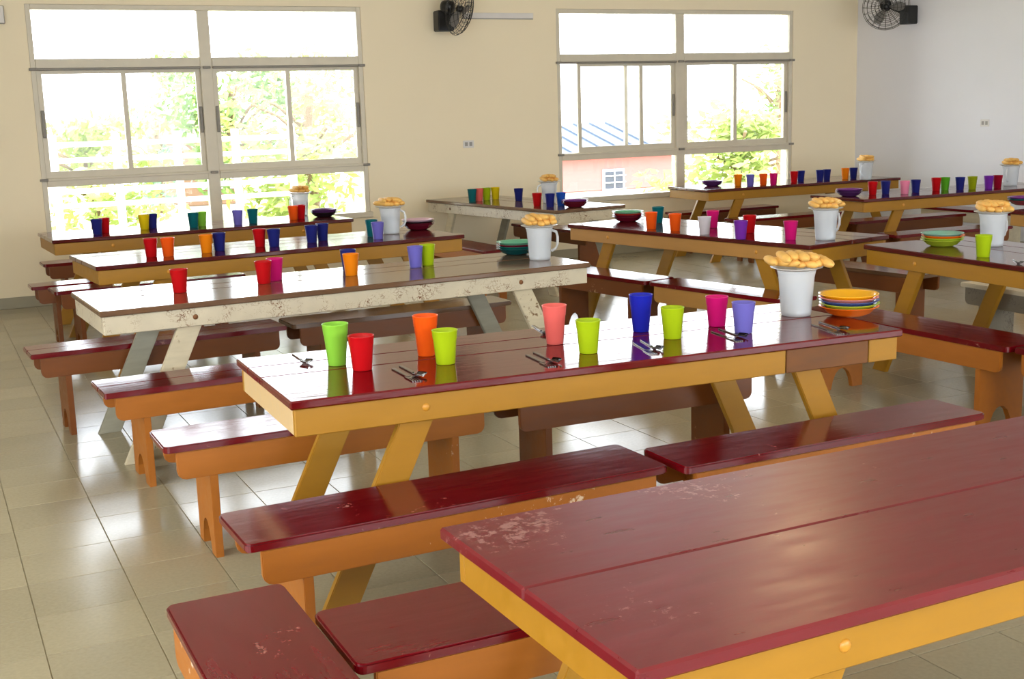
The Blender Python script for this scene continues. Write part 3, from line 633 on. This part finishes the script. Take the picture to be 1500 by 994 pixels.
# ------------------------------------------------------------------ outside
GZ = -0.25
MAT['yard'] = paint('pale_dry_yard', (186, 180, 150), (120, 136, 80), 0.6, 0.9, scale=(1, 1, 1), fine=3, streak=0.2)
MAT['bark'] = paint('bark', (120, 100, 78), (80, 66, 50), 0.5, 0.9)
MAT['leaf_a'] = plastic('yellow_green_leaf', (150, 166, 86), 0.4, 0.5)
MAT['leaf_b'] = plastic('mid_green_leaf', (114, 142, 74), 0.4, 0.5)
MAT['leaf_c'] = plastic('blue_green_leaf', (114, 144, 114), 0.4, 0.5)
obj('yard_ground', box_mesh('yard_ground', -30, 45, BACK+.25, 60, GZ-.2, GZ, MAT['yard'], 0), label='pale sunlit yard outside the windows', cat='ground', kind='structure')
def tree(label, x, y, h, r, mat, n, seed, low=0.35):
    rnd = random.Random(seed); t = thing('tree', label, 'tree', (x, y, GZ), group='trees outside')
    bm = bmesh.new(); tube(bm, [(0, 0, 0), (.06, .03, h*.25), (-.04, .05, h*.5), (.05, 0, h*.8)], r*.07, 8)
    for k in range(6):
        a = rnd.uniform(0, 6.28); tube(bm, [(0, 0, h*(.3+.06*k)), (r*.4*math.cos(a), r*.4*math.sin(a), h*(.45+.06*k)), (r*.75*math.cos(a), r*.75*math.sin(a), h*(.52+.06*k))], r*.025, 6)
    obj('trunk', to_mesh(bm, 'trunk', MAT['bark'], True), t)
    verts, faces = [], []
    cl = [(Vector((rnd.gauss(0, .45), rnd.gauss(0, .45), rnd.uniform(-1, 1)))) for _ in range(26)]
    for i in range(n):
        c = rnd.choice(cl); d = Vector((rnd.gauss(0, 1), rnd.gauss(0, 1), rnd.gauss(0, 1))).normalized()*rnd.random()**.4*.42
        p = c+d; p = Vector((p.x*r, p.y*r, h*(low+1)/2+p.z*h*(1-low)/2*.9))
        a = Vector((rnd.gauss(0, 1), rnd.gauss(0, 1), rnd.gauss(0, .6))).normalized(); b_ = a.orthogonal().normalized(); s = rnd.uniform(.06, .13)
        k = len(verts); verts += [p-a*s, p+b_*s*.45, p+a*s, p-b_*s*.45]; faces.append((k, k+1, k+2, k+3))
    me = bpy.data.meshes.new('crown'); me.from_pydata(verts, [], faces); me.materials.append(mat)
    obj('crown', me, t)
def at(px, y): q = onY((px, 250), y); return q.x
tree('yellow-green tree at the right side of the left window', at(455, 18), 18, 2.7, 1.1, MAT['leaf_a'], 2000, 1, .1)
tree('leafy green tree in the middle of the left window', at(345, 21), 21, 2.9, 1.0, MAT['leaf_b'], 2000, 2, .25)
tree('pale tree low at the left of the left window', at(130, 20), 20, 1.9, 1.0, MAT['leaf_a'], 1500, 3, .15)
tree('small bluish tree beside the brown house', at(232, 25.5), 25.5, 2.3, 0.8, MAT['leaf_c'], 500, 4, .1)
tree('yellow-green bush tree in the right window', at(1085, 17), 17, 1.7, 1.1, MAT['leaf_a'], 1800, 6, .05)
tree('light tree at the right side of the right window', at(1140, 22), 22, 2.9, 1.1, MAT['leaf_b'], 500, 7, .3)
# brown house behind the left window
MAT['brownwall'] = plain('brown_render', (112, 86, 64), 0.8); MAT['greyroof'] = plain('grey_sheet_roof', (76, 88, 104), 0.5); MAT['pinkwall'] = plain('pink_render', (200, 112, 108), 0.8); MAT['whitetrim'] = plain('white_trim', (225, 225, 225), 0.5); MAT['darkglass'] = plain('dark_house_glass', (60, 66, 80), 0.2)
def house(label, x0, x1, y, depth, h, wall, roof_h, win, roofmat):
    t = thing('house', label, 'house', (x0, y, GZ)); w = x1-x0
    obj('walls', box_mesh('walls', 0, w, 0, depth, 0, h, wall, 0.02), t)
    pr = [(-.3, h+.002), (depth+.3, h+.002), (depth/2, h+roof_h)]
    rf = obj('roof', prism_mesh('roof', pr, 'x', -.3, w+.3, roofmat), t)
    ny = depth/2+.3; L_ = math.hypot(ny, roof_h); ang = math.atan2(roof_h, ny)
    for k in range(int((w+.6)/.45)):
        obj('roof_rib', CACHE.setdefault(('rib', round(L_, 2)), box_mesh('roof_rib', -.03, .03, 0, L_, 0, .04, roofmat, 0)), rf, (-.3+.2+k*.45, -.3, h+.004), (ang, 0, 0))
    for (a, b, z0, z1) in win:
        f = obj('window', box_mesh('window', a, b, -.04, -.001, z0, z1, MAT['whitetrim'], .01), t)
        obj('pane', box_mesh('pane', a+.06, b-.06, -.055, -.041, z0+.06, z1-.06, MAT['darkglass'], 0), f)
        n = max(2, int((b-a)/.22))
        for k in range(1, n): obj('grille_bar', box_mesh('grille_bar', a+(b-a)*k/n-.012, a+(b-a)*k/n+.012, -.075, -.056, z0, z1, MAT['whitetrim'], 0), f)
        for k in range(1, 4): obj('grille_bar', box_mesh('grille_bar', a, b, -.09, -.0755, z0+(z1-z0)*k/4-.012, z0+(z1-z0)*k/4+.012, MAT['whitetrim'], 0), f)
    return t
Y1 = 27.0
xa, xb = onY((262, 220), Y1).x, onY((352, 220), Y1).x; zt = onY((300, 200), Y1).z
house('brown house with white grille window behind the left window', xa, xb, Y1, 4, zt-GZ, MAT['brownwall'], .5, [(.35, 1.3, .35, 1.15)], MAT['brownwall'])
Y2 = 24.0
xa, xb = onY((770, 250), Y2).x, onY((985, 250), Y2).x; ze = onY((900, 229), Y2).z; zr = onY((880, 180), Y2+2.5).z
hw = (onY((882, 265), Y2).x-xa, onY((914, 265), Y2).x-xa)
house('pink house with grey ribbed roof behind the right window', xa, xb, Y2, 5, ze-GZ, MAT['pinkwall'], zr-ze, [(hw[0], hw[1], onY((900, 286), Y2).z-GZ, onY((900, 247), Y2).z-GZ)], MAT['greyroof'])
# white railing outside the left window
fx0, fx1 = onY((85, 300), 15.5).x, onY((430, 280), 15.5).x
fe = thing('yard_fence', 'white rail fence outside the left window', 'fence', (fx0, 15.5, GZ))
FL = fx1-fx0
zs = [onY((340, yy), 15.5).z-GZ for yy in (203, 225, 268, 288)]
for zz in zs: obj('rail', box_mesh('rail', 0, FL, -.02, .02, zz-.03, zz+.03, MAT['whitetrim'], .004), fe)
for k in range(5): obj('post', box_mesh('post', FL*k/4-.045, FL*k/4+.045, -.065, -.021, 0, zs[0]+.12, MAT['whitetrim'], .005), fe)
